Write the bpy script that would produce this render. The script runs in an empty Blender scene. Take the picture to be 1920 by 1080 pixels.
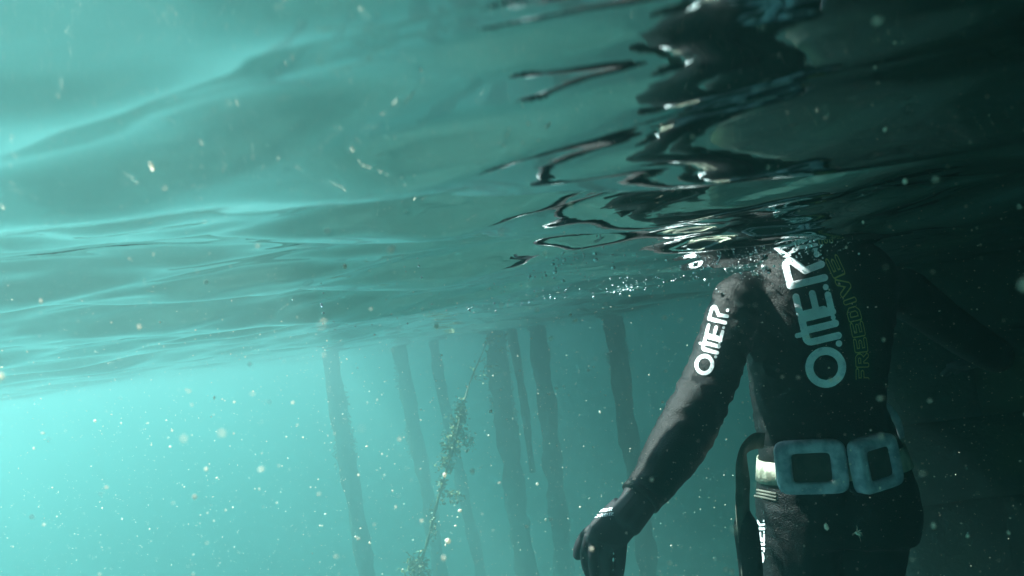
import bpy, bmesh, math, random
import numpy as np
from mathutils import Vector, Matrix
from mathutils.bvhtree import BVHTree

random.seed(7)
rng = np.random.default_rng(11)
S = bpy.context.scene
COL = S.collection

# ------------------------------------------------------------------ camera
CAM_DEPTH = 0.13                 # metres under the mean water level (z = 0)
FPX = 1400.0                     # focal length in photo pixels (1920 wide)
PITCH, ROLL = math.radians(3.9), math.radians(7.9)
CAM = Vector((0, 0, -CAM_DEPTH))
F_ = Vector((0, math.cos(PITCH), math.sin(PITCH)))
U0 = Vector((0, -math.sin(PITCH), math.cos(PITCH)))
R0 = Vector((1, 0, 0))
R_ = R0 * math.cos(ROLL) - U0 * math.sin(ROLL)
U_ = R0 * math.sin(ROLL) + U0 * math.cos(ROLL)
cd = bpy.data.cameras.new('camera')
cam = bpy.data.objects.new('camera', cd)
COL.objects.link(cam)
cam.matrix_world = Matrix(((R_.x, U_.x, -F_.x, CAM.x), (R_.y, U_.y, -F_.y, CAM.y),
                           (R_.z, U_.z, -F_.z, CAM.z), (0, 0, 0, 1)))
cd.sensor_width = 36.0
cd.lens = 36.0 * FPX / 1920.0
cd.clip_start = 0.02
cd.clip_end = 400
cd.dof.use_dof = True
cd.dof.focus_distance = 1.9
cd.dof.aperture_fstop = (cd.lens) / 3.2      # a 3.2 mm entrance pupil
S.camera = cam


def ray(px, py):
    return (F_ + R_ * ((px - 960) / FPX) + U_ * ((540 - py) / FPX))


def P(px, py, y):
    """point seen at photo pixel (px,py) whose distance ahead (world y) is y metres"""
    d = ray(px, py)
    return CAM + d * (y / d.y)


# ------------------------------------------------------------------ world and sun
SUN_EL, SUN_AZ = math.radians(52), math.radians(-70)      # azimuth from +Y, negative = left
SUN_DIR = Vector((math.sin(SUN_AZ) * math.cos(SUN_EL), math.cos(SUN_AZ) * math.cos(SUN_EL), math.sin(SUN_EL)))
w = bpy.data.worlds.new('World')
S.world = w
w.use_nodes = True
nt = w.node_tree
sky = nt.nodes.new('ShaderNodeTexSky')
sky.sky_type = 'NISHITA'
sky.sun_disc = False
sky.sun_elevation = SUN_EL
sky.sun_rotation = SUN_AZ
bg = nt.nodes['Background']
bg.inputs['Strength'].default_value = 0.13
nt.links.new(sky.outputs[0], bg.inputs[0])
sl = bpy.data.lights.new('sun', 'SUN')
sl.energy = 5.0
sl.angle = math.radians(0.5)
sl.color = (1.0, 0.95, 0.87)
so = bpy.data.objects.new('sun', sl)
COL.objects.link(so)
so.rotation_euler = SUN_DIR.to_track_quat('Z', 'Y').to_euler()
so.location = SUN_DIR * 30
S.view_settings.view_transform = 'Standard'
S.view_settings.look = 'None'
S.view_settings.gamma = 1.0
S.view_settings.use_curve_mapping = False
S.view_settings.exposure = 2.72
S.render.engine = 'CYCLES'
S.cycles.use_denoising = True
S.cycles.volume_bounces = 1
S.cycles.max_bounces = 8
S.cycles.sample_clamp_indirect = 4.0


# ------------------------------------------------------------------ helpers
def mat(name, color=(.5, .5, .5), rough=.6, spec=.5, **k):
    m = bpy.data.materials.new(name)
    m.use_nodes = True
    b = m.node_tree.nodes['Principled BSDF']
    b.inputs['Base Color'].default_value = (*color, 1)
    b.inputs['Roughness'].default_value = rough
    b.inputs['Specular IOR Level'].default_value = spec
    return m


def noise_color(m, c1, c2, scale=8.0, detail=6.0, lo=.4, hi=.6, bump=0.0, bscale=60.0, bdist=.01):
    t = m.node_tree
    b = t.nodes['Principled BSDF']
    tc = t.nodes.new('ShaderNodeTexCoord')
    n = t.nodes.new('ShaderNodeTexNoise')
    n.inputs['Scale'].default_value = scale
    n.inputs['Detail'].default_value = detail
    r = t.nodes.new('ShaderNodeValToRGB')
    r.color_ramp.elements[0].position = lo
    r.color_ramp.elements[1].position = hi
    r.color_ramp.elements[0].color = (*c1, 1)
    r.color_ramp.elements[1].color = (*c2, 1)
    t.links.new(tc.outputs['Object'], n.inputs['Vector'])
    t.links.new(n.outputs['Fac'], r.inputs['Fac'])
    t.links.new(r.outputs['Color'], b.inputs['Base Color'])
    if bump:
        n2 = t.nodes.new('ShaderNodeTexNoise')
        n2.inputs['Scale'].default_value = bscale
        n2.inputs['Detail'].default_value = 4
        bp = t.nodes.new('ShaderNodeBump')
        bp.inputs['Strength'].default_value = bump
        bp.inputs['Distance'].default_value = bdist
        t.links.new(tc.outputs['Object'], n2.inputs['Vector'])
        t.links.new(n2.outputs['Fac'], bp.inputs['Height'])
        t.links.new(bp.outputs['Normal'], b.inputs['Normal'])
    return m


def mesh_obj(name, verts, faces, m=None, parent=None, smooth=True):
    me = bpy.data.meshes.new(name)
    me.from_pydata([tuple(v) for v in verts], [], faces)
    me.update()
    if smooth:
        me.polygons.foreach_set('use_smooth', [True] * len(me.polygons))
    o = bpy.data.objects.new(name, me)
    COL.objects.link(o)
    if m:
        me.materials.append(m)
    if parent:
        o.parent = parent
        o.matrix_parent_inverse = parent.matrix_world.inverted()
    return o


def empty(name, loc):
    o = bpy.data.objects.new(name, None)
    o.empty_display_size = .1
    o.location = loc
    COL.objects.link(o)
    o.matrix_world = Matrix.Translation(loc)
    return o


def tag(o, label=None, cat=None, group=None, kind=None):
    for k, v in (('label', label), ('category', cat), ('group', group), ('kind', kind)):
        if v:
            o[k] = v
    return o


def loft(rings, close=True):
    """rings: list of lists of points, same count each; capped"""
    v, f = [], []
    n = len(rings[0])
    for r in rings:
        v += [Vector(p) for p in r]
    for i in range(len(rings) - 1):
        for j in range(n):
            a, b = i * n + j, i * n + (j + 1) % n
            f.append((a, b, b + n, a + n))
    if close:
        for base, flip in ((0, True), ((len(rings) - 1) * n, False)):
            c = len(v)
            v.append(sum((v[base + j] for j in range(n)), Vector()) / n)
            for j in range(n):
                a, b = base + j, base + (j + 1) % n
                f.append((b, a, c) if flip else (a, b, c))
    return v, f


def ell(c, ax, ay, n=28, p=2.0):
    out = []
    for k in range(n):
        t = 2 * math.pi * k / n
        ct, st = math.cos(t), math.sin(t)
        out.append(c + ax * (math.copysign(abs(ct) ** (2 / p), ct)) + ay * (math.copysign(abs(st) ** (2 / p), st)))
    return out


def tube(pts, rad, n=14, ref=Vector((0, 0, 1)), flat=None, domes=True):
    """tapered tube through pts; domed ends; flat = (factor list) squash along the second axis"""
    pts = [Vector(p) for p in pts]
    rings = []
    m = len(pts)
    prev = None
    for i in range(m):
        t = (pts[min(i + 1, m - 1)] - pts[max(i - 1, 0)]).normalized()
        if prev is None:
            a = t.cross(ref)
            if a.length < 1e-3:
                a = t.cross(Vector((1, 0, 0)))
            a.normalize()
        else:
            a = (prev - t * prev.dot(t)).normalized()
        prev = a
        b = t.cross(a)
        fl = flat[i] if flat else 1.0
        if domes and i == 0:
            for q in (.3, .7, .94):
                rings.append(ell(pts[0] - t * rad[0] * .7 * math.sqrt(1 - q * q), a * rad[0] * q, b * rad[0] * q * fl, n))
        rings.append(ell(pts[i], a * rad[i], b * rad[i] * fl, n))
        if domes and i == m - 1:
            for q in (.94, .7, .3):
                rings.append(ell(pts[i] + t * rad[i] * .7 * math.sqrt(1 - q * q), a * rad[i] * q, b * rad[i] * q * fl, n))
    return loft(rings)


def spline(pts, n):
    """Catmull-Rom through tuples of any length"""
    A = np.array(pts, float)
    A = np.vstack([2 * A[0] - A[1], A, 2 * A[-1] - A[-2]])
    out = []
    segs = len(pts) - 1
    for k in range(n):
        s = k / (n - 1) * segs
        i = min(int(s), segs - 1)
        t = s - i
        p0, p1, p2, p3 = A[i], A[i + 1], A[i + 2], A[i + 3]
        out.append(.5 * ((2 * p1) + (p2 - p0) * t + (2 * p0 - 5 * p1 + 4 * p2 - p3) * t * t + (3 * p1 - p0 - 3 * p2 + p3) * t ** 3))
    return out


def merge(parts):
    V, Fc = [], []
    for v, f in parts:
        o = len(V)
        V += list(v)
        Fc += [tuple(i + o for i in q) for q in f]
    return V, Fc


def remesh(parts, voxel, smooth_it, fac=.5):
    V, Fc = merge(parts)
    o = mesh_obj('tmp', V, Fc)
    r = o.modifiers.new('r', 'REMESH')
    r.mode = 'VOXEL'
    r.voxel_size = voxel
    s = o.modifiers.new('s', 'SMOOTH')
    s.factor = fac
    s.iterations = smooth_it
    dg = bpy.context.evaluated_depsgraph_get()
    me = bpy.data.meshes.new_from_object(o.evaluated_get(dg))
    bpy.data.objects.remove(o)
    me.polygons.foreach_set('use_smooth', [True] * len(me.polygons))
    return me


# ------------------------------------------------------------------ water surface (seen from below)
WDIRS = []
for lam, amp, cnt, spread in ((1.7, .006, 4, .5), (.95, .0105, 4, .45), (.41, .0108, 6, .5), (.2, .0042, 6, .6), (.1, .0016, 8, .8)):
    for k in range(cnt):
        L = lam * random.uniform(.75, 1.3)
        th = math.radians(101) + random.gauss(0, spread * .42)      # travel direction: mostly away from / to the camera
        WDIRS.append((L, amp * random.uniform(.6, 1.2) * math.sqrt(2.0 / cnt), math.cos(th), math.sin(th), random.uniform(0, 6.28)))


def wave(x, y, step=None):
    x = np.asarray(x, float)
    y = np.asarray(y, float)
    # the swell: the lens is under a trough, the next crest about a metre off
    z = -(.028 - .019 * np.clip((y - 1.0) / .7, 0, 1)) * np.cos(2 * math.pi / 1.95 * (y - .20 * x - .02 + .06 * np.sin(1.7 * x)))
    # a slow warp breaks the regularity of the plane waves
    wx = x + .10 * np.sin(1.3 * y + .7) + .05 * np.sin(3.1 * y + 1.9 * x)
    wy = y + .10 * np.sin(1.1 * x + 2.0) + .05 * np.sin(2.7 * x - 1.3 * y)
    for L, a, cx, cy, ph in WDIRS:
        k = 2 * math.pi / L
        q = k * (cx * wx + cy * wy) + ph
        c = a * (np.sin(q) + .2 * np.cos(2 * q))
        # choppier a little way off than right at the lens
        if L < 1.3:
            c = c * ((.92 if L > .3 else 1.0) + (.3 if L > .3 else .05) * np.clip((y - .5) / 1.0, 0, 1))
        if step is not None:
            c = c * np.clip((L / step - 3.0) / 4.0, 0, 1)
        z += c
    return z


def sinh_axis(a, b, lim_lo, lim_hi, c):
    lo = int(math.asinh((lim_lo - c) / a) / b)
    hi = int(math.asinh((lim_hi - c) / a) / b)
    t = np.arange(lo, hi + 1) * b
    return c + a * np.sinh(t), a * np.cosh(t) * b


xs, dx = sinh_axis(.55, .0125, -44, 44, .15)
ys, dy = sinh_axis(.55, .0125, -44, 44, .9)
X, Y = np.meshgrid(xs, ys)
ST = np.maximum(*np.meshgrid(dx, dy))
Z = wave(X, Y, ST)
nx, ny = len(xs), len(ys)
co = np.stack([X, Y, Z], -1).reshape(-1, 3).astype(np.float32)
idx = np.arange(nx * ny).reshape(ny, nx)
quads = np.stack([idx[:-1, :-1], idx[:-1, 1:], idx[1:, 1:], idx[1:, :-1]], -1).reshape(-1, 4)
me = bpy.data.meshes.new('water_surface')
me.vertices.add(len(co))
me.vertices.foreach_set('co', co.ravel())
me.loops.add(quads.size)
me.loops.foreach_set('vertex_index', quads.ravel().astype(np.int32))
me.polygons.add(len(quads))
me.polygons.foreach_set('loop_start', np.arange(0, quads.size, 4, dtype=np.int32))
me.polygons.foreach_set('use_smooth', np.ones(len(quads), bool))
me.update(calc_edges=True)
wm = bpy.data.materials.new('water_interface')
wm.use_nodes = True
t = wm.node_tree
t.nodes.clear()
out = t.nodes.new('ShaderNodeOutputMaterial')
mix = t.nodes.new('ShaderNodeMixShader')
fr = t.nodes.new('ShaderNodeFresnel')
fr.inputs['IOR'].default_value = 1.333
tr = t.nodes.new('ShaderNodeBsdfTransparent')
gl = t.nodes.new('ShaderNodeBsdfGlossy')
gl.inputs['Roughness'].default_value = 0.03
gl.inputs['Color'].default_value = (.97, .98, .98, 1)
tc = t.nodes.new('ShaderNodeTexCoord')
mp = t.nodes.new('ShaderNodeMapping')
mp.inputs['Scale'].default_value = (.4, 1.0, 1.0)
ns = t.nodes.new('ShaderNodeTexNoise')
ns.inputs['Scale'].default_value = 22
ns.inputs['Detail'].default_value = 3
bp = t.nodes.new('ShaderNodeBump')
bp.inputs['Strength'].default_value = .5
bp.inputs['Distance'].default_value = .0017
t.links.new(tc.outputs['Object'], mp.inputs['Vector'])
t.links.new(mp.outputs['Vector'], ns.inputs['Vector'])
n7 = t.nodes.new('ShaderNodeTexNoise')
n7.inputs['Scale'].default_value = 7.5
n7.inputs['Detail'].default_value = 2
bp0 = t.nodes.new('ShaderNodeBump')
bp0.inputs['Strength'].default_value = .5
bp0.inputs['Distance'].default_value = .009
t.links.new(mp.outputs['Vector'], n7.inputs['Vector'])
t.links.new(n7.outputs['Fac'], bp0.inputs['Height'])
t.links.new(bp0.outputs['Normal'], bp.inputs['Normal'])
t.links.new(ns.outputs['Fac'], bp.inputs['Height'])
t.links.new(bp.outputs['Normal'], gl.inputs['Normal'])
t.links.new(fr.outputs[0], mix.inputs[0])
t.links.new(tr.outputs[0], mix.inputs[1])
t.links.new(gl.outputs[0], mix.inputs[2])
t.links.new(mix.outputs[0], out.inputs['Surface'])
me.materials.append(wm)
water = bpy.data.objects.new('water_surface', me)
COL.objects.link(water)
tag(water, 'rippled water surface seen from below, mirroring the diver and the turquoise water', 'water', kind='structure')

# ------------------------------------------------------------------ seabed
N = 90
gx = np.linspace(-46, 46, N)
V = []
for yy in gx:
    for xx in gx:
        V.append((xx, yy, -5.0 + .25 * math.sin(xx * .31 + 1) * math.cos(yy * .27) + .12 * math.sin(xx * .9 + yy * 1.1)))
Fc = [(j * N + i, j * N + i + 1, (j + 1) * N + i + 1, (j + 1) * N + i) for j in range(N - 1) for i in range(N - 1)]
m = noise_color(mat('sea_mud', rough=.9), (.035, .042, .035), (.07, .082, .07), scale=.7, bump=.6, bscale=6, bdist=.05)
tag(mesh_obj('seabed', V, Fc, m), 'dim muddy sea floor far below', 'seabed', kind='structure')

# ------------------------------------------------------------------ dark wall and unseen deck, both added to darken the right side
m_wall = noise_color(mat('added_wall_stone', rough=.85), (.010, .012, .009), (.03, .036, .010), scale=3.5, lo=.45, hi=.68, bump=.8, bscale=30, bdist=.02)
C0 = P(1613, 600, 3.4)
wdir = Vector((1, -.06, 0)).normalized()
wback = Vector((.52, 1, 0)).normalized()
root = empty('added_wall', (C0.x, C0.y, -5.3))
tag(root, 'dark wall added behind the diver to blacken the murky right side', 'wall')


def stone(cx, cz, lw, lh, seed):
    r = random.Random(seed)
    nxs, nzs = 7, 6
    V, Fc = [], []
    base = Vector((C0.x, C0.y, 0)) + wdir * (cx) + Vector((0, 0, cz))
    for j in range(nzs):
        for i in range(nxs):
            u, v = i / (nxs - 1), j / (nzs - 1)
            e = min(u, 1 - u, v, 1 - v)
            push = .09 * min(1, e / .2) + r.uniform(-.018, .018)
            V.append(base + wdir * (u * lw) + Vector((0, 0, v * lh)) - wback * push)
    for j in range(nzs - 1):
        for i in range(nxs - 1):
            a = j * nxs + i
            Fc.append((a, a + 1, a + 1 + nxs, a + nxs))
    b0 = len(V)
    for (u, v) in ((0, 0), (1, 0), (1, 1), (0, 1)):
        V.append(base + wdir * (u * lw) + Vector((0, 0, v * lh)) + wback * .35)
    Fc.append((b0 + 3, b0 + 2, b0 + 1, b0))
    Fc.append(tuple(range(nxs)) [::-1] + (b0, b0 + 1))
    top = [(nzs - 1) * nxs + i for i in range(nxs)]
    Fc.append(tuple(top) + (b0 + 2, b0 + 3))
    Fc.append(tuple(j * nxs for j in range(nzs)) + (b0 + 3, b0))
    Fc.append(tuple(j * nxs + nxs - 1 for j in range(nzs))[::-1] + (b0 + 1, b0 + 2))
    return V, Fc


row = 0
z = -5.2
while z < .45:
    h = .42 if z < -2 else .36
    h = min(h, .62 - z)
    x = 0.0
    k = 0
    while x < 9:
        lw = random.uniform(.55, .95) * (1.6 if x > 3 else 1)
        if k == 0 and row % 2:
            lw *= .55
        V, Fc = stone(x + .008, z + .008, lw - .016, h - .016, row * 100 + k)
        mesh_obj('added_wall_block', V, Fc, m_wall, root)
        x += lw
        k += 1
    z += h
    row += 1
# solid body behind the added wall's facing blocks
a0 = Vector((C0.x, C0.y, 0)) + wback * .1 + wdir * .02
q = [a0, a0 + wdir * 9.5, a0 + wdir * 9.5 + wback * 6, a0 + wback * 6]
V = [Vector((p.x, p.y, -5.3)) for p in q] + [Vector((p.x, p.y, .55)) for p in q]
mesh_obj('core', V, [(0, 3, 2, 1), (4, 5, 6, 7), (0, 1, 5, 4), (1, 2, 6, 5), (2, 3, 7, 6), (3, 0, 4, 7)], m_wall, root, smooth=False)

# unseen deck added above the water to shade the near and right-hand water
m_shade_deck = noise_color(mat('shade_deck_wood', rough=.7), (.05, .04, .03), (.12, .10, .075), scale=5, bump=.4)
root = empty('shade_deck', (2, 0, .35))
tag(root, 'unseen deck added above the water to shade the right side', 'shade_deck')


def shade_deck_left(y):
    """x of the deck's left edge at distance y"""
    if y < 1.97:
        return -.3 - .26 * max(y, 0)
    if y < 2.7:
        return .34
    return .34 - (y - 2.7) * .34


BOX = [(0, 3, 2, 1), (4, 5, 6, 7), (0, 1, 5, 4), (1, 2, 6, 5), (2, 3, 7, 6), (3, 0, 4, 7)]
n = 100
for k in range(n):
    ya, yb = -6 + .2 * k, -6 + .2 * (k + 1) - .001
    x0, x1 = shade_deck_left(ya + .1) + (random.uniform(.02, .14) if 1.9 < ya < 2.7 else random.uniform(-.1, .1) if ya > 1.9 else 0), 9.0
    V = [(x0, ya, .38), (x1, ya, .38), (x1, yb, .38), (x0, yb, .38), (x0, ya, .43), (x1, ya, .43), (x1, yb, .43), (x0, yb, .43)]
    mesh_obj('shade_plank', V, BOX, m_shade_deck, root, smooth=False)
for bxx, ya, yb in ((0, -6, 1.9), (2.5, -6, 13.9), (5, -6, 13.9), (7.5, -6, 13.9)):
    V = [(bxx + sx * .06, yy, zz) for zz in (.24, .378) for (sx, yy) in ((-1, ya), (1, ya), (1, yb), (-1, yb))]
    mesh_obj('shade_beam', V, BOX, m_shade_deck, root, smooth=False)

# ------------------------------------------------------------------ haze: the murky water itself
bpy_box = [(sx * 45.5, sy * 45.5, zz) for zz in (-8.2, .95) for (sx, sy) in ((-1, -1), (1, -1), (1, 1), (-1, 1))]
hz = mesh_obj('haze', bpy_box, [(0, 3, 2, 1), (4, 5, 6, 7), (0, 1, 5, 4), (1, 2, 6, 5), (2, 3, 7, 6), (3, 0, 4, 7)], smooth=False)
hm = bpy.data.materials.new('murky_water')
hm.use_nodes = True
t = hm.node_tree
t.nodes.clear()
out = t.nodes.new('ShaderNodeOutputMaterial')
pv = t.nodes.new('ShaderNodeVolumePrincipled')
pv.inputs['Density'].default_value = .23
pv.inputs['Color'].default_value = (.22, .45, .45, 1)
pv.inputs['Absorption Color'].default_value = (0, .20, .19, 1)
pv.inputs['Anisotropy'].default_value = .75
t.links.new(pv.outputs[0], out.inputs['Volume'])
hz.data.materials.append(hm)
hz.display_type = 'WIRE'
tag(hz, 'turquoise murky water fading everything with distance', 'haze', kind='stuff')

# ------------------------------------------------------------------ poles standing in the water
m_pole = noise_color(mat('weedy_timber', rough=.9), (.018, .015, .010), (.05, .045, .022), scale=9, bump=.8, bscale=40, bdist=.01)
m_weed = noise_color(mat('brown_seaweed', rough=.55), (.05, .04, .010), (.13, .11, .028), scale=25)


def leaf_cluster(c, spread, count, size, seed, droop=.3):
    r = random.Random(seed)
    V, Fc = [], []
    for _ in range(count):
        p = Vector((c.x + r.gauss(0, spread[0]), c.y + r.gauss(0, spread[1]), c.z + r.gauss(0, spread[2])))
        L = size * r.uniform(.5, 1.6)
        d = Vector((r.gauss(0, 1), r.gauss(0, 1), r.gauss(-droop, .7))).normalized()
        s_ = d.cross(Vector((r.gauss(0, 1), r.gauss(0, 1), r.gauss(0, 1)))).normalized()
        nn = d.cross(s_)
        o = len(V)
        wd = L * r.uniform(.12, .28)
        for q, (k, wv) in enumerate(((0, .3), (.35, 1), (.7, .8), (1, .15))):
            bend = nn * (L * .25 * math.sin(k * 3 + r.uniform(0, 1)))
            for sgn in (-1, 1):
                V.append(p + d * (k * L) + s_ * (sgn * wd * wv) + bend)
        for q in range(3):
            a = o + q * 2
            Fc.append((a, a + 1, a + 3, a + 2))
    return V, Fc


def pole(label, top, bot, y, wpx, seed, weed=0, ends=False, lean=0.0):
    """top / bottom pixels of the visible stretch, distance ahead and width in pixels"""
    r = random.Random(seed)
    a, b = P(*top, y), P(*bot, y + lean)
    d = (b - a).normalized()
    t0 = (a.z - .33) / d.z if abs(d.z) > 1e-6 else 0
    start = a + d * ((.33 - a.z) / d.z)
    end = b if ends else a + d * ((-4.95 - a.z) / d.z)
    rad = wpx / 2 / FPX * y
    L = (end - start).length
    npt = max(8, int(L / .12))
    pts, rr = [], []
    side = d.cross(Vector((0, 1, 0))).normalized()
    ph = r.uniform(0, 6)
    for i in range(npt):
        k = i / (npt - 1)
        s_ = k * L
        pts.append(start + d * s_ + side * (.010 * math.sin(s_ * 3.1 + ph) + .014 * math.sin(s_ * 1.3 + ph * 2)))
        rr.append(rad * (1 + .12 * math.sin(s_ * 7 + ph) + r.uniform(-.06, .06)) * (.6 + .4 * (1 - k) if ends else 1))
    root = empty('pole', pts[-1])
    tag(root, label, 'pole', 'poles standing in the water beyond the diver')
    V, Fc = tube(pts, rr, 14, domes=False)
    V = [v + Vector((r.gauss(0, 1), r.gauss(0, 1), 0)) * rad * .09 for v in V]
    mesh_obj('shaft', V, Fc, m_pole, root)
    for k in range(weed):
        i = r.randrange(int(npt * .12), max(int(npt * .12) + 1, int(npt * .36)))
        c = pts[i] + side * r.choice((-1, 1)) * rad * 1.0
        V, Fc = leaf_cluster(c, (.016, .016, .13), 130, .034, seed * 10 + k)
        tag(mesh_obj('seaweed_tuft', V, Fc, m_weed, root, smooth=False), kind='stuff')
    return root


pole('leftmost clear pole, dark and slightly bent, from the waterline to the bottom edge', (612, 645), (690, 1075), 9.71, 31, 1, weed=5)
pole('fainter pole just right of the leftmost clear pole', (746, 640), (800, 930), 11.41, 25, 2, weed=3)
pole('very faint thin pole above the seaweed strand', (812, 640), (842, 790), 12.41, 20, 3)
pole('thick dark pole in the middle, right of the seaweed strand', (925, 605), (985, 1075), 10.85, 37, 4, weed=5)
pole('thin pole close against the right of the thick middle pole, ending in mid water', (955, 600), (1002, 885), 9.92, 19, 5, ends=True)
pole('dark broad pole nearest the diver\'s left arm', (1148, 585), (1186, 860), 11.98, 34, 6, weed=2)
pole('blurred pole low between the thick middle pole and the diver\'s glove', (1012, 640), (1050, 1000), 12.99, 34, 7)

# ------------------------------------------------------------------ seaweed strand
root = empty('seaweed_strand', P(755, 1190, 2.9 * 1.95))
tag(root, 'yellow green seaweed strand on a slanting stem between the poles', 'seaweed')
K = 1.95                         # the strand hangs among the nearer poles
pp = [P(a, b, c * K) for a, b, c in ((935, 590, 3.3), (905, 660, 3.2), (882, 715, 3.1), (866, 770, 3.0), (850, 840, 2.95), (832, 900, 2.9), (814, 965, 2.9), (800, 1020, 2.9), (782, 1080, 2.9), (755, 1190, 2.9))]
sp = [Vector(q) for q in spline([tuple(q) for q in pp], 60)]
V, Fc = tube(sp, [(.004 + .006 * min(1, i / 25)) * (1 + .3 * math.sin(i * 1.7)) for i in range(60)], 8)
m_frond = noise_color(mat('yellow_seaweed', rough=.5), (.09, .085, .018), (.2, .19, .05), scale=25)
m_stem = noise_color(mat('olive_stem', rough=.6), (.05, .048, .014), (.12, .11, .03), scale=20)
mesh_obj('stem', V, Fc, m_stem, root)
r = random.Random(5)
for (px, py, y, sx, sz, cnt, sz_) in ((866, 772, 3.0, .018, .05, 110, .06), (858, 800, 3.0, .025, .05, 120, .06), (845, 835, 2.95, .025, .05, 110, .06), (838, 868, 2.93, .02, .04, 70, .06),
                                       (880, 828, 3.0, .02, .03, 60, .05), (828, 915, 2.9, .012, .06, 60, .05), (852, 930, 2.92, .03, .02, 40, .06), (812, 985, 2.9, .01, .06, 50, .05),
                                       (785, 1070, 2.9, .04, .05, 150, .08), (905, 690, 3.2, .045, .05, 50, .06), (930, 640, 3.3, .05, .05, 40, .06)):
    V, Fc = leaf_cluster(P(px, py, y * K), (sx * 1.1, sx, sz * 1.1), int(cnt * 1.5), sz_ * .5, px)
    tag(mesh_obj('frond_cluster', V, Fc, m_frond, root, smooth=False), kind='stuff')

# ------------------------------------------------------------------ the diver (seen from behind, head above water)
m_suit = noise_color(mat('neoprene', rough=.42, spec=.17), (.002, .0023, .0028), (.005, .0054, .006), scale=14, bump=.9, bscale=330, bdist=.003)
t = m_suit.node_tree                       # pale speckle painted into the suit colour, imitating speckled sunlight
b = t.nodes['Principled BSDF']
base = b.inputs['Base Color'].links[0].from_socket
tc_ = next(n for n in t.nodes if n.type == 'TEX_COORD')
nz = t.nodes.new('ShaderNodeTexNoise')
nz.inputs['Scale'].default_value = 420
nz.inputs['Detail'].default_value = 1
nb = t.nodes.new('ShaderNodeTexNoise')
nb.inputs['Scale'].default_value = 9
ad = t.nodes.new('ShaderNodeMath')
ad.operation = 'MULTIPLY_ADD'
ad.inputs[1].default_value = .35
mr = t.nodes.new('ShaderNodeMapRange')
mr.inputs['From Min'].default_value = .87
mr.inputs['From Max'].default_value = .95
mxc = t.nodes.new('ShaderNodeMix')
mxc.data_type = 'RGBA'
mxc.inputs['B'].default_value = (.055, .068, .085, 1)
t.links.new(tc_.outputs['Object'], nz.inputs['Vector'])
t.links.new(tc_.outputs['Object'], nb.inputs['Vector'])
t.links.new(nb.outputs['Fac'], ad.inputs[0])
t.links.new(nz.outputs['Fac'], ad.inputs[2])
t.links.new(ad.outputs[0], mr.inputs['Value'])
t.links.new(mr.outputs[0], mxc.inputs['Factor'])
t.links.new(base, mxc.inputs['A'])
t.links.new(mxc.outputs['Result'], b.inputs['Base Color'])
m_glove = noise_color(mat('glove_neoprene', rough=.6, spec=.25), (.005, .006, .009), (.010, .011, .015), scale=30, bump=.3, bscale=500, bdist=.001)
m_print = noise_color(mat('white_print', rough=.5), (.52, .59, .68), (.82, .87, .92), scale=60, lo=.26, hi=.46)
m_print2 = mat('green_print', (.32, .39, .10), .5)
m_rubber = noise_color(mat('blue_grey_weight', rough=.6), (.24, .28, .37), (.50, .55, .63), scale=34, bump=.25, bscale=90, bdist=.002)
m_lead = noise_color(mat('dark_web', rough=.8), (.02, .02, .018), (.05, .045, .035), scale=30)
m_belt = noise_color(mat('pale_belt', rough=.45), (.16, .16, .12), (.42, .42, .34), scale=30, bump=.5, bscale=120, bdist=.003)
m_strap = noise_color(mat('webbing', rough=.8), (.05, .055, .045), (.11, .11, .09), scale=40, bump=.4, bscale=400, bdist=.001)
m_skin = noise_color(mat('skin', rough=.5), (.42, .26, .19), (.50, .32, .24), scale=20)

YD = 1.97
person = empty('person', P(1570, 1080, YD) + Vector((0, 0, -1.0)))
tag(person, 'diver in a black wetsuit and gloves seen from behind, head above the surface', 'person')

mm = YD / FPX                                            # metres per photo pixel at the torso
yaw = math.radians(-10)
AX = Vector((math.cos(yaw), math.sin(yaw), 0))           # torso's right
parts = []
tor = [(1494, 405, 44, .060), (1500, 432, 45, .062), (1506, 455, 62, .068), (1513, 478, 98, .080), (1520, 502, 130, .095), (1526, 532, 146, .112), (1530, 570, 140, .122),
       (1530, 620, 131, .128), (1530, 680, 124, .126), (1531, 740, 118, .118), (1538, 790, 117, .112), (1550, 835, 123, .115), (1560, 885, 133, .124),
       (1566, 930, 141, .132), (1569, 970, 142, .134), (1571, 1010, 134, .125)]
rings = []
tt = spline([(a, b, c, d) for a, b, c, d in tor], 46)
cs = [P(q[0], q[1], YD) for q in tt]
for i, q in enumerate(tt):
    d = (cs[min(i + 1, 45)] - cs[max(i - 1, 0)]).normalized()
    ax = (AX - d * AX.dot(d)).normalized()
    ay = d.cross(ax).normalized()
    ring = ell(cs[i], ax * (q[2] * mm), ay * q[3], 40, 2.35)
    # spinal furrow and shoulder blades on the back (camera side)
    for k, p in enumerate(ring):
        rel = p - cs[i]
        u_ = rel.dot(ax) / (q[2] * mm)
        back = rel.dot(Vector((0, -1, 0)))
        if back > 0:
            fur = -.010 * math.exp(-(u_ / .16) ** 2) + .010 * math.exp(-((abs(u_) - .5) / .22) ** 2) * math.exp(-((q[1] - 590) / 70) ** 2)
            ring[k] = p + Vector((0, -1, 0)) * fur
    rings.append(ring)
parts.append(loft(rings))
# head in its hood, above the water
hp = [P(1494, 405, YD), P(1488, 370, YD), P(1480, 320, YD), P(1472, 268, YD), P(1467, 235, YD)]
hs = spline([(*hp[0], .062), (*hp[1], .080), (*hp[2], .100), (*hp[3], .098), (*hp[4], .060)], 14)
parts.append(tube([Vector(q[:3]) for q in hs], [q[3] for q in hs], 20))
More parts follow.
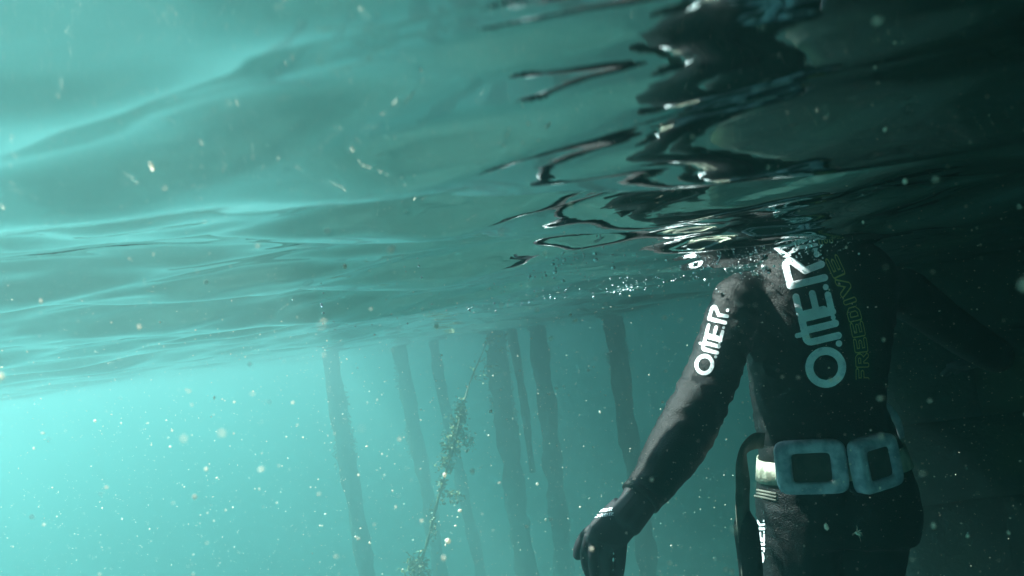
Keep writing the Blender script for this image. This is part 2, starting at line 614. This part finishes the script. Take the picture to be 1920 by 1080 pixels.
# left arm
la = [(1418, 552, 1.97, .064), (1388, 562, 1.96, .070), (1368, 612, 1.94, .070), (1350, 662, 1.92, .069), (1330, 714, 1.90, .069), (1307, 764, 1.87, .070), (1282, 814, 1.85, .072),
      (1254, 860, 1.82, .066), (1226, 902, 1.80, .056), (1202, 934, 1.78, .048)]
ls = spline([(*P(a, b, c), d) for a, b, c, d in la], 34)
wr = [q[3] + (.0022 * math.sin(i * 2.3) * math.exp(-((i - 17) / 3.5) ** 2)) + (.003 * math.sin(i * 2.0) * math.exp(-((i - 4) / 3) ** 2)) for i, q in enumerate(ls)]
parts.append(tube([Vector(q[:3]) for q in ls], wr, 22, domes=False))
# right arm
ra = [(1650, 540, 1.97, .062), (1690, 548, 1.97, .066), (1735, 578, 2.0, .060), (1785, 615, 2.03, .056), (1830, 645, 2.07, .053), (1858, 662, 2.14, .052), (1866, 668, 2.22, .048), (1858, 668, 2.33, .041)]
rs = spline([(*P(a, b, c), d) for a, b, c, d in ra], 30)
parts.append(tube([Vector(q[:3]) for q in rs], [q[3] for q in rs], 22))
# legs
for lg in ([(1500, 960, 1.97, .098), (1500, 1010, 1.97, .100), (1498, 1080, 1.97, .094), (1505, 1200, 1.96, .080), (1515, 1330, 1.95, .062), (1522, 1420, 1.97, .062), (1530, 1520, 2.0, .058), (1540, 1620, 2.03, .043), (1544, 1660, 2.04, .042)],
           [(1632, 960, 1.97, .094), (1628, 1010, 1.97, .096), (1622, 1080, 1.98, .090), (1622, 1200, 2.0, .078), (1626, 1330, 2.02, .062), (1630, 1420, 2.05, .062), (1634, 1520, 2.09, .057), (1640, 1620, 2.12, .043), (1643, 1660, 2.13, .042)]):
    q = spline([(*P(a, b, c), d) for a, b, c, d in lg], 40)
    parts.append(tube([Vector(x[:3]) for x in q], [x[3] for x in q], 22))
    e = Vector(q[-1][:3])
    parts.append(tube([e + Vector((0, -.03, -.01)), e + Vector((0, .06, -.035)), e + Vector((0, .15, -.06))], [.042, .042, .030], 14, flat=[1, .8, .6]))
bm_ = remesh(parts, .0075, 9)
body = bpy.data.objects.new('body', bm_)
COL.objects.link(body)
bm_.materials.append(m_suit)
from mathutils import noise as mnoise
CR = [(P(1372, 575, 1.90), .10, .0045), (P(1400, 665, 1.93), .08, .005), (P(1312, 765, 1.83), .10, .0045), (P(1445, 790, 1.87), .13, .0035), (P(1640, 790, 1.9), .13, .0035),
      (P(1560, 985, 1.84), .14, .003), (P(1660, 600, 1.93), .1, .004), (P(1215, 915, 1.76), .06, .003), (P(1430, 520, 1.9), .09, .003)]
nv = [v.normal.copy() for v in bm_.vertices]
for v, nn in zip(bm_.vertices, nv):
    p = v.co
    a = .0012
    for c, rad_, amp in CR:
        a += amp * math.exp(-((p - c).length / rad_) ** 2)
    q = Vector((p.x * 16, p.y * 16, p.z * 34 + p.x * 14))
    f = 1 - abs(mnoise.noise(q)) * 2.2 + .35 * mnoise.noise(q * 2.3)
    v.co = p + nn * (a * (f - .6))
bm_.update()
body.parent = person
body.matrix_parent_inverse = person.matrix_world.inverted()
bvh = BVHTree.FromPolygons([v.co.copy() for v in bm_.vertices], [tuple(p.vertices) for p in bm_.polygons])
# face in the hood opening (looking away from the camera)
fc = (hp[2] + hp[1] * .3) / 1.3 if False else hp[2]
rings = []
for i in range(10):
    a = i / 9
    yy = .060 + .048 * math.sin((1 - a) * math.pi / 2)
    q = max(.02, math.sin(a * math.pi / 2))
    rings.append(ell(fc + Vector((0, yy + .006, -.005)), Vector((.068 * q, 0, 0)), Vector((0, 0, .085 * q)), 20))
fv, ff = loft(rings)
nose = tube([fc + Vector((0, .108, .02)), fc + Vector((0, .125, -.012)), fc + Vector((0, .128, -.022))], [.008, .012, .013], 8)
lips = tube([fc + Vector((-.024, .104, -.048)), fc + Vector((0, .112, -.046)), fc + Vector((.024, .104, -.048))], [.005, .008, .005], 8)
fm = remesh([(fv, ff), nose, lips], .004, 3)
fo = bpy.data.objects.new('face', fm)
COL.objects.link(fo)
fm.materials.append(m_skin)
fo.parent = person
fo.matrix_parent_inverse = person.matrix_world.inverted()
m_eye = mat('eye', (.02, .015, .01), .15)
for sx in (-1, 1):
    V, Fc = tube([fc + Vector((sx * .032 - .008, .093, .022)), fc + Vector((sx * .032 + .008, .093, .022))], [.009, .009], 10)
    mesh_obj('eye', V, Fc, m_eye, person)


# gloves ------------------------------------------------------------
def pts_px(L):
    return [P(a, b, c) for a, b, c in L]


def finger(L, rr):
    q = spline([(*P(a, b, c), r_) for (a, b, c), r_ in zip(L, rr)], 12)
    return tube([Vector(x[:3]) for x in q], [x[3] for x in q], 12)


gp = []
cuff = spline([(*P(a, b, c), d) for a, b, c, d in ((1222, 905, 1.80, .045), (1204, 930, 1.785, .044), (1190, 952, 1.77, .042), (1172, 975, 1.76, .043))], 10)
gp.append(tube([Vector(q[:3]) for q in cuff], [q[3] for q in cuff], 18))
# palm: a flattened loft from wrist to knuckles
prings = []
for k, (l, r_, th) in enumerate((((1152, 938, 1.775), (1212, 965, 1.77), .031), ((1127, 960, 1.76), (1204, 985, 1.755), .030), ((1107, 983, 1.75), (1188, 1002, 1.745), .027), ((1099, 1003, 1.745), (1177, 1016, 1.735), .024), ((1099, 1016, 1.748), (1172, 1028, 1.738), .016))):
    a, b = P(*l), P(*r_)
    prings.append(ell((a + b) / 2, (b - a) / 2, Vector((0, 1, .25)).normalized() * th, 20, 2.6))
gp.append(loft(prings))
FR = .0112
gp.append(finger(((1104, 1006, 1.752), (1097, 1036, 1.756), (1099, 1062, 1.772), (1107, 1084, 1.79)), (.0120, .0115, .0108, .009)))
gp.append(finger(((1118, 1006, 1.740), (1113, 1040, 1.742), (1115, 1074, 1.758), (1120, 1102, 1.785)), (.0136, .0130, .0122, .0098)))
gp.append(finger(((1141, 1009, 1.736), (1137, 1044, 1.734), (1138, 1076, 1.75), (1142, 1102, 1.78)), (.0146, .0139, .0130, .0105)))
gp.append(finger(((1165, 1014, 1.736), (1163, 1042, 1.736), (1161, 1068, 1.75), (1158, 1090, 1.775)), (.0146, .0138, .0126, .010)))
gp.append(finger(((1128, 985, 1.775), (1101, 1004, 1.785), (1087, 1026, 1.79), (1083, 1043, 1.795)), (.018, .0165, .0145, .0115)))
gm = remesh(gp, .0026, 2)
glove = bpy.data.objects.new('glove', gm)
COL.objects.link(glove)
gm.materials.append(m_glove)
glove.parent = person
glove.matrix_parent_inverse = person.matrix_world.inverted()
gbvh = BVHTree.FromPolygons([v.co.copy() for v in gm.vertices], [tuple(p.vertices) for p in gm.polygons])
# sleeve hem over the glove cuff
c0, c1 = P(1199, 936, 1.779), P(1207, 925, 1.785)
V, Fc = tube([c0, (c0 + c1) / 2, c1], [.049, .050, .049], 24, domes=False)
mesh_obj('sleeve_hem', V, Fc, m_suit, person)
# right glove (far hand, in the dark)
e = Vector(rs[-1][:3])
f0 = Vector((-.12, .95, -.2)).normalized()
sd = f0.cross(Vector((0, 0, 1))).normalized()
gp = [tube([e - f0 * .03, e + f0 * .03], [.041, .038], 14)]
pr = [ell(e + f0 * s_, sd * w_, Vector((0, 0, 1)) * .022, 18, 2.6) for s_, w_ in ((.02, .034), (.06, .042), (.11, .043), (.12, .036))]
gp.append(loft(pr))
for k, L in enumerate((.075, .085, .08, .062)):
    b0 = e + f0 * .112 + sd * ((k - 1.5) * .0215)
    dd = (f0 + sd * ((k - 1.5) * .06)).normalized()
    gp.append(tube([b0, b0 + dd * L * .5 + Vector((0, 0, -.004)), b0 + dd * L + Vector((0, 0, -.02))], [.0108, .010, .008], 10))
b0 = e + f0 * .05 - sd * .035
gp.append(tube([b0, b0 + (f0 - sd).normalized() * .035, b0 + (f0 * 1.5 - sd).normalized() * .065], [.014, .012, .009], 10))
gm2 = remesh(gp, .004, 3)
g2 = bpy.data.objects.new('glove', gm2)
COL.objects.link(g2)
gm2.materials.append(m_glove)
g2.parent = person
g2.matrix_parent_inverse = person.matrix_world.inverted()


# printed lettering -------------------------------------------------
def sd_seg(px, py, a, b):
    ax_, ay_ = a
    bx_, by_ = b
    dx_, dy_ = bx_ - ax_, by_ - ay_
    t_ = np.clip(((px - ax_) * dx_ + (py - ay_) * dy_) / (dx_ * dx_ + dy_ * dy_ + 1e-9), 0, 1)
    return np.hypot(px - ax_ - t_ * dx_, py - ay_ - t_ * dy_)


def logo_sd(u, v):
    """rounded heavy lettering: O . m . E . R . ; u = reading axis, v = letter height (units: photo zoom pixels)"""
    d = np.abs(np.hypot(u, v) - 87) - 21

    def stroke(pts, r_):
        nonlocal d
        for a, b in zip(pts[:-1], pts[1:]):
            d = np.minimum(d, sd_seg(u, v, a, b) - r_)

    def arc(cx, cy, R, a0, a1, r_, n=10):
        stroke([(cx + R * math.cos(math.radians(a0 + (a1 - a0) * k / n)), cy + R * math.sin(math.radians(a0 + (a1 - a0) * k / n))) for k in range(n + 1)], r_)

    def dot(cx, cy, r_):
        nonlocal d
        d = np.minimum(d, np.hypot(u - cx, v - cy) - r_)
    dot(106, -98, 17)
    # m with its raised tick
    stroke([(148, -104), (148, 40)], 19)
    arc(173, 40, 25, 180, 90, 19)
    stroke([(173, 65), (280, 65)], 19)
    stroke([(214, -104), (214, 60)], 19)
    stroke([(198, 66), (198, 108)], 13)
    stroke([(278, -104), (278, 60)], 19)
    dot(247, -100, 13)
    # E, sharing its spine with the last leg of the m
    arc(318, 30, 38, 180, 90, 19)
    stroke([(318, 68), (398, 68)], 18)
    stroke([(285, -20), (396, -20)], 18)
    stroke([(285, -100), (370, -100)], 18)
    stroke([(300, -60), (300, 40)], 19)
    dot(412, -98, 16)
    # R
    stroke([(462, -104), (462, 82)], 19)
    stroke([(462, 82), (565, 82)], 19)
    arc(565, 57, 25, 90, -45, 19)
    stroke([(582, 39), (522, -12)], 19)
    stroke([(522, -12), (535, -104)], 19)
    dot(592, -92, 17)
    return d


LET = {'F': [[(0, 0), (0, 1), (.62, 1)], [(0, .5), (.5, .5)]],
       'R': [[(0, 0), (0, 1), (.5, 1), (.62, .85), (.62, .65), (.5, .5), (0, .5)], [(.3, .5), (.62, 0)]],
       'E': [[(.62, 0), (0, 0), (0, 1), (.62, 1)], [(0, .5), (.5, .5)]],
       'D': [[(0, 0), (0, 1), (.4, 1), (.62, .78), (.62, .22), (.4, 0), (0, 0)]],
       'I': [[(.15, 0), (.15, 1)]],
       'V': [[(0, 1), (.32, 0), (.64, 1)]]}


def outline_sd(u, v):
    """outlined capitals FREEDIVE; u 0..8, v 0..1"""
    d = np.full_like(u, 9.0)
    x0 = 0.0
    for ch in 'FREEDIVE':
        for st in LET[ch]:
            for a, b in zip(st[:-1], st[1:]):
                d = np.minimum(d, sd_seg(u, v, (x0 + a[0], a[1]), (x0 + b[0], b[1])))
        x0 += .62 if ch == 'I' else 1.0
    return np.abs(d - .135) - .038


def decal(name, sdf, u0, u1, v0, v1, du, to_px, m, trees, lift=.0016):
    """a printed layer laid on the suit: 2D shape -> photo direction -> hit on the body, lifted off by its own thickness"""
    us = np.arange(u0, u1 + du, du)
    vs = np.arange(v0, v1 + du, du)
    U, Vv = np.meshgrid(us, vs)
    D = sdf(U, Vv)
    gy, gx_ = np.gradient(D, du)
    gl_ = np.hypot(gx_, gy) + 1e-6
    move = np.where((D > 0) & (D < 1.5 * du), D, 0)
    U2 = U - move * gx_ / gl_
    V2 = Vv - move * gy / gl_
    ins = D <= 0
    ny_, nx_ = D.shape
    keep = {}
    V, Fc = [], []

    def vid(j, i):
        if (j, i) in keep:
            return keep[(j, i)]
        px, py = to_px(U2[j, i], V2[j, i])
        d = ray(px, py).normalized()
        best = None
        for tr_ in trees:
            h = tr_.ray_cast(CAM, d)
            if h[0] is not None and (best is None or h[3] < best[3]):
                best = h
        if best is None or best[1].dot(d) > -.08:
            keep[(j, i)] = None
            return None
        V.append(best[0] + best[1] * lift)
        keep[(j, i)] = len(V) - 1
        return len(V) - 1
    for j in range(ny_ - 1):
        for i in range(nx_ - 1):
            c4 = ((j, i), (j, i + 1), (j + 1, i + 1), (j + 1, i))
            k = sum(ins[a] for a in c4)
            if k == 0:
                continue
            if k < 4 and any((not ins[a]) and D[a] >= 1.5 * du for a in c4):
                c4 = tuple(a for a in c4 if ins[a] or D[a] < 1.5 * du)
                if len(c4) < 3:
                    continue
            ids = [vid(*a) for a in c4]
            if None in ids:
                continue
            if max((V[a] - V[ids[0]]).length for a in ids) > .03:
                continue
            Fc.append(tuple(ids))
    o = mesh_obj(name, V, Fc, m, person)
    return o


def axis_map(cx, cy, ax_, sc_u, sc_v):
    L = math.hypot(*ax_)
    a = (ax_[0] / L, ax_[1] / L)
    b = (a[1], -a[0])
    return lambda u, v: (cx + a[0] * u * sc_u + b[0] * v * sc_v, cy + a[1] * u * sc_u + b[1] * v * sc_v)


o = decal('back_lettering', logo_sd, -115, 620, -125, 130, 2.6, axis_map(1548, 688.6, (-.231, -.973), .354, .354), m_print, [bvh])
o['label'] = 'large white logo letters reading up the back'
o = decal('sleeve_lettering', logo_sd, -115, 620, -125, 130, 3.4, axis_map(1321, 684, (.262, -.965), .185, .165), m_print, [bvh])
o['label'] = 'white logo letters on the left sleeve'
FP = spline([(1617, 712), (1615, 660), (1605, 605), (1588, 550), (1556, 478)], 200)


def free_map(u, v):
    k = u / 7.45
    i = min(max(k, 0), 1) * 198
    i0 = int(i)
    f = i - i0
    p = FP[i0] * (1 - f) + FP[i0 + 1] * f
    tg = FP[i0 + 1] - FP[i0]
    tg = tg / np.hypot(*tg)
    nrm = np.array((tg[1], -tg[0]))
    q = p + nrm * ((v - .5) * 19)
    return q[0], q[1]


o = decal('green_lettering', outline_sd, -.25, 7.5, -.25, 1.25, .024, free_map, m_print2, [bvh], .0012)
o['label'] = 'thin outlined green letters beside the white logo'
o = decal('thigh_lettering', logo_sd, -115, 620, -125, 130, 4, axis_map(1425, 1046, (.0, -1.0), .118, .085), m_print, [bvh])
for yy, sc, mm_ in ((967, .055, m_print), (957, .042, m_print)):
    o = decal('glove_lettering', logo_sd, -115, 620, -125, 130, 9, axis_map(1118 if sc > .05 else 1124, yy + 1, (1, -.14), sc, .026), mm_, [gbvh], .001)

# weight belt -------------------------------------------------------
belt = empty('weight_belt', P(1560, 870, YD))
belt.parent = person
belt.matrix_parent_inverse = person.matrix_world.inverted()
cA, cB = P(1553, 845, YD), P(1560, 885, YD)
bc = (cA + cB) / 2
bd = (cB - cA).normalized()
bx = (AX - bd * AX.dot(bd)).normalized()
by = bd.cross(bx).normalized()


def belt_pt(th, off, lift):
    d = bx * math.cos(th) + by * math.sin(th)
    c = bc + bd * off
    h = bvh.ray_cast(c, d)
    p = h[0] if h[0] is not None else c + d * .15
    return p + d * lift


n = 96
V, Fc = [], []
for k in range(n):
    th = 2 * math.pi * k / n
    base = belt_pt(th, 0, 0)
    for off, lift in ((-.027, .002), (-.027, .006), (.027, .006), (.027, .002)):
        V.append(belt_pt(th, off, lift))
for k in range(n):
    for j in range(4):
        a, b = k * 4 + j, k * 4 + (j + 1) % 4
        c, d = ((k + 1) % n) * 4 + (j + 1) % 4, ((k + 1) % n) * 4 + j
        Fc.append((a, b, c, d))
mesh_obj('webbing', V, Fc, m_belt, belt)


def weight(px, py, wpx, hpx, hole, roll, yawd, seed):
    d = ray(px, py).normalized()
    h = bvh.ray_cast(CAM, d)
    c = h[0]
    nrm = Matrix.Rotation(math.radians(yawd), 3, 'Z') @ Vector((0, -1, 0))
    rt = Vector((0, 0, 1)).cross(nrm).normalized() * -1
    rt = nrm.cross(Vector((0, 0, 1))).normalized() * -1
    if rt.x < 0:
        rt = -rt
    up = nrm.cross(rt).normalized()
    if up.z < 0:
        up = -up
    rr = Matrix.Rotation(math.radians(roll), 3, nrm)
    rt, up = rr @ rt, rr @ up
    c = c + nrm * .019
    W, H = wpx / 2 * mm * .96, hpx / 2 * mm * .96
    w_in, h_in = W * hole, H * hole
    # rounded frame: closed loft of a rounded-rectangle section swept round the opening
    rings = []
    ns_ = 48
    prof = [(0, -.018), (0, .008), (.08, .0135), (.22, .0165), (.75, .0165), (.9, .013), (1, .005), (1, -.018)]
    V, Fc = [], []
    for k in range(ns_):
        a = 2 * math.pi * k / ns_
        ct, st = math.cos(a), math.sin(a)
        def sq(p_):
            return math.copysign(abs(ct) ** (2 / p_), ct), math.copysign(abs(st) ** (2 / p_), st)
        oi, oo = sq(9), sq(6)
        for (f, z_) in prof:
            x_ = oi[0] * w_in * (1 - f) + oo[0] * W * f
            y_ = oi[1] * h_in * (1 - f) + oo[1] * H * f
            V.append(c + rt * x_ + up * y_ + nrm * z_)
    m_ = len(prof)
    for k in range(ns_):
        for j in range(m_):
            a, b = k * m_ + j, k * m_ + (j + 1) % m_
            c2, d2 = ((k + 1) % ns_) * m_ + (j + 1) % m_, ((k + 1) % ns_) * m_ + j
            Fc.append((a, d2, c2, b))
    o = mesh_obj('weight', V, Fc, m_rubber, belt)
    V = [c + rt * (sx * w_in * 1.05) + up * (sy * h_in * 1.05) + nrm * z_ for z_ in (-.012, .007) for sx, sy in ((-1, -1), (1, -1), (1, 1), (-1, 1))]
    mesh_obj('weight_core', V, BOX, m_lead, belt, smooth=False)
    return o


weight(1519, 873, 122, 96, .54, -3, -14, 1)
weight(1632, 867, 100, 96, .54, 2, 22, 2)


def ribbon(path, width, thick, wdirs, name, m, parent, n=40):
    q = [Vector(x) for x in spline([tuple(p) for p in path], n)]
    wd = [Vector(x).normalized() for x in spline([tuple(p) for p in wdirs], n)]
    ws = [x[0] for x in spline([(x, 0) for x in width], n)]
    V, Fc = [], []
    for i in range(n):
        t_ = (q[min(i + 1, n - 1)] - q[max(i - 1, 0)]).normalized()
        s_ = (wd[i] - t_ * wd[i].dot(t_)).normalized()
        nn = t_.cross(s_)
        for a, b in ((-1, -1), (1, -1), (1, 1), (-1, 1)):
            V.append(q[i] + s_ * (a * ws[i] / 2) + nn * (b * thick / 2))
    for i in range(n - 1):
        for j in range(4):
            a, b = i * 4 + j, i * 4 + (j + 1) % 4
            Fc.append((a, b, b + 4, a + 4))
    Fc += [(3, 2, 1, 0), tuple((n - 1) * 4 + j for j in range(4))]
    return mesh_obj(name, V, Fc, m, parent)


# loose belt tail curling off the left hip and hanging down
o = ribbon([P(1432, 826, 1.93), P(1412, 828, 1.90), P(1396, 842, 1.88), P(1391, 870, 1.87), P(1393, 905, 1.87), P(1392, 940, 1.88), P(1394, 985, 1.89), P(1399, 1030, 1.9), P(1406, 1100, 1.9)],
           [.040, .044, .046, .046, .046, .046, .044, .042, .042], .004,
           [(0, .25, -1), (.1, .5, -.9), (.5, .8, -.4), (.75, .65, 0), (.85, .5, 0), (.85, .5, 0), (.85, .5, .0), (.9, .4, 0), (.9, .4, 0)], 'belt_tail', m_strap, belt)
# dark sheath at the left thigh
hv = spline([(*P(1396, 962, 1.90), .016), (*P(1398, 985, 1.90), .030), (*P(1404, 1030, 1.90), .031), (*P(1409, 1085, 1.905), .029), (*P(1412, 1140, 1.91), .022), (*P(1414, 1170, 1.91), .012)], 20)
V, Fc = tube([Vector(q[:3]) for q in hv], [q[3] for q in hv], 18, ref=Vector((0, 1, 0)), flat=[.7] * 20)
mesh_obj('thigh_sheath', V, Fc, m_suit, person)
# crumpled cuff of the thigh pocket
V, Fc = [], []
for k, yy in enumerate((918, 924, 930)):
    q = []
    for i in range(10):
        h = bvh.ray_cast(CAM, ray(1416 + i * 4.4, yy + i * .9).normalized())
        if h[0] is not None:
            q.append(h[0] + h[1] * .001)
    if len(q) > 3:
        tv, tf = tube(q, [.0032] * len(q), 8)
        mesh_obj('pocket_seam', tv, tf, m_strap, person)
# pale loose end of the belt showing past the right side of the waist
ribbon([P(1640, 745, 2.03), P(1662, 765, 2.05), P(1680, 790, 2.06), P(1690, 822, 2.06)], [.018, .026, .026, .018], .004,
       [(.6, 0, .8), (.7, 0, .6), (.9, 0, .3), (1, 0, .1)], 'belt_end', m_rubber, belt)

# ------------------------------------------------------------------ drifting specks, bubbles, and sun glints made of bubbles
def ico(sub):
    b = bmesh.new()
    bmesh.ops.create_icosphere(b, subdivisions=sub, radius=1)
    v = np.array([x.co[:] for x in b.verts])
    b.verts.ensure_lookup_table()
    f = np.array([[x.index for x in q.verts] for q in b.faces])
    b.free()
    return v, f


def scatter(name, pts, rads, sub, m, stretch=.5, label=None, cat=None):
    bv, bf = ico(sub)
    n_ = len(pts)
    sc = 1 + rng.uniform(-stretch, stretch, (n_, 1, 3))
    jig = 1 + rng.uniform(-.25, .25, (n_, len(bv), 1)) * (1 if stretch else 0)
    V = (bv[None] * sc * jig * np.asarray(rads)[:, None, None] + np.asarray(pts)[:, None, :]).reshape(-1, 3)
    Fc = (bf[None] + (np.arange(n_) * len(bv))[:, None, None]).reshape(-1, 3)
    me = bpy.data.meshes.new(name)
    me.from_pydata(V.tolist(), [], Fc.tolist())
    me.polygons.foreach_set('use_smooth', [True] * len(me.polygons))
    o = bpy.data.objects.new(name, me)
    COL.objects.link(o)
    me.materials.append(m)
    return tag(o, label, cat, kind='stuff')


m_snow = mat('plankton_specks', (.88, .84, .74), .5)
t = m_snow.node_tree
tl = t.nodes.new('ShaderNodeBsdfTranslucent')
tl.inputs['Color'].default_value = (.88, .84, .74, 1)
mx = t.nodes.new('ShaderNodeMixShader')
mx.inputs[0].default_value = .5
t.links.new(t.nodes['Principled BSDF'].outputs[0], mx.inputs[1])
t.links.new(tl.outputs[0], mx.inputs[2])
t.links.new(mx.outputs[0], t.nodes['Material Output'].inputs['Surface'])
n_ = 24000
yy = rng.uniform(.35, 4.0, n_)
pts = np.stack([rng.uniform(-1, 1, n_) * (.3 + yy * .75), yy, -.03 - rng.uniform(0, 1, n_) * (.25 + yy * .6)], -1)
rads = (.00037 * np.exp(rng.normal(0, .6, n_))) * (.55 + .45 * yy)
# a few larger flakes close to the lens
n2 = 150
p2 = np.stack([rng.uniform(-.3, .3, n2), rng.uniform(.13, .45, n2), rng.uniform(-.3, -.04, n2)], -1)
pts = np.vstack([pts, p2])
rads = np.concatenate([rads, rng.uniform(.0003, .0012, n2)])
ok = pts[:, 2] + 2 * rads < wave(pts[:, 0], pts[:, 1]) - .004
scatter('marine_specks', pts[ok], rads[ok], 1, m_snow, .5, 'pale specks drifting everywhere in the water', 'specks')

m_bub_glint = mat('bubble_glint_film', (.9, .93, .95), .12, spec=1.0)
m_bub_glint.node_tree.nodes['Principled BSDF'].inputs['Metallic'].default_value = .6
bp_, br_ = [], []
sh = P(1400, 500, 1.9)
for _ in range(420):
    x_ = sh.x + random.gauss(.02, .12)
    y_ = sh.y + random.gauss(-.06, .10)
    r_ = .0013 * math.exp(random.gauss(0, .5))
    z_ = float(wave(x_, y_)) - .004 - abs(random.gauss(0, .022)) - r_
    bp_.append((x_, y_, z_))
    br_.append(r_)
for _ in range(260):                     # bubble trail added left of the diver to imitate glints on the surface
    x_ = random.uniform(-.5, .6)
    y_ = 1.75 + random.gauss(0, .22) - .2 * x_
    r_ = .0012 * math.exp(random.gauss(0, .45))
    bp_.append((x_, y_, float(wave(x_, y_)) - .003 - abs(random.gauss(0, .010)) - r_))
    br_.append(r_)
for (gx0, gy0, cnt) in ((.16, 2.35, 60), (.32, 2.25, 50), (.02, 2.6, 40), (.12, 1.35, 30)):  # bright bubble clusters standing in for sun glints on the surface
    for _ in range(cnt):
        x_ = gx0 + random.gauss(0, .035)
        y_ = gy0 + random.gauss(0, .06)
        r_ = .0019 * math.exp(random.gauss(0, .45))
        bp_.append((x_, y_, float(wave(x_, y_)) - .002 - abs(random.gauss(0, .005)) - r_))
        br_.append(r_)
scatter('bubbles_and_glints', np.array(bp_), np.array(br_), 2, m_bub_glint, 0, 'tiny silvery air bubbles round the shoulder, and bubble clusters imitating sun glints', 'bubbles')

# a tiny bristly creature drifting in front of the thigh
m_pl = mat('plankton_body', (.85, .80, .66), .35)
c = P(1607, 1000, 1.62)
root = empty('plankton', c)
tag(root, 'tiny pale bristly creature drifting in front of the diver\'s thigh', 'plankton')
V, Fc = tube([c + Vector((-.003, 0, .002)), c, c + Vector((.005, 0, -.004))], [.0022, .0034, .0018], 10)
mesh_obj('body', V, Fc, m_pl, root)
for k in range(11):
    a = random.uniform(0, 6.28)
    d = Vector((math.cos(a), random.uniform(-.4, .4), math.sin(a) + .4)).normalized()
    L = random.uniform(.008, .019)
    V, Fc = tube([c, c + d * L * .5 + Vector((.001, 0, .002)), c + d * L], [.0006, .0005, .0003], 5)
    mesh_obj('bristle', V, Fc, m_pl, root)
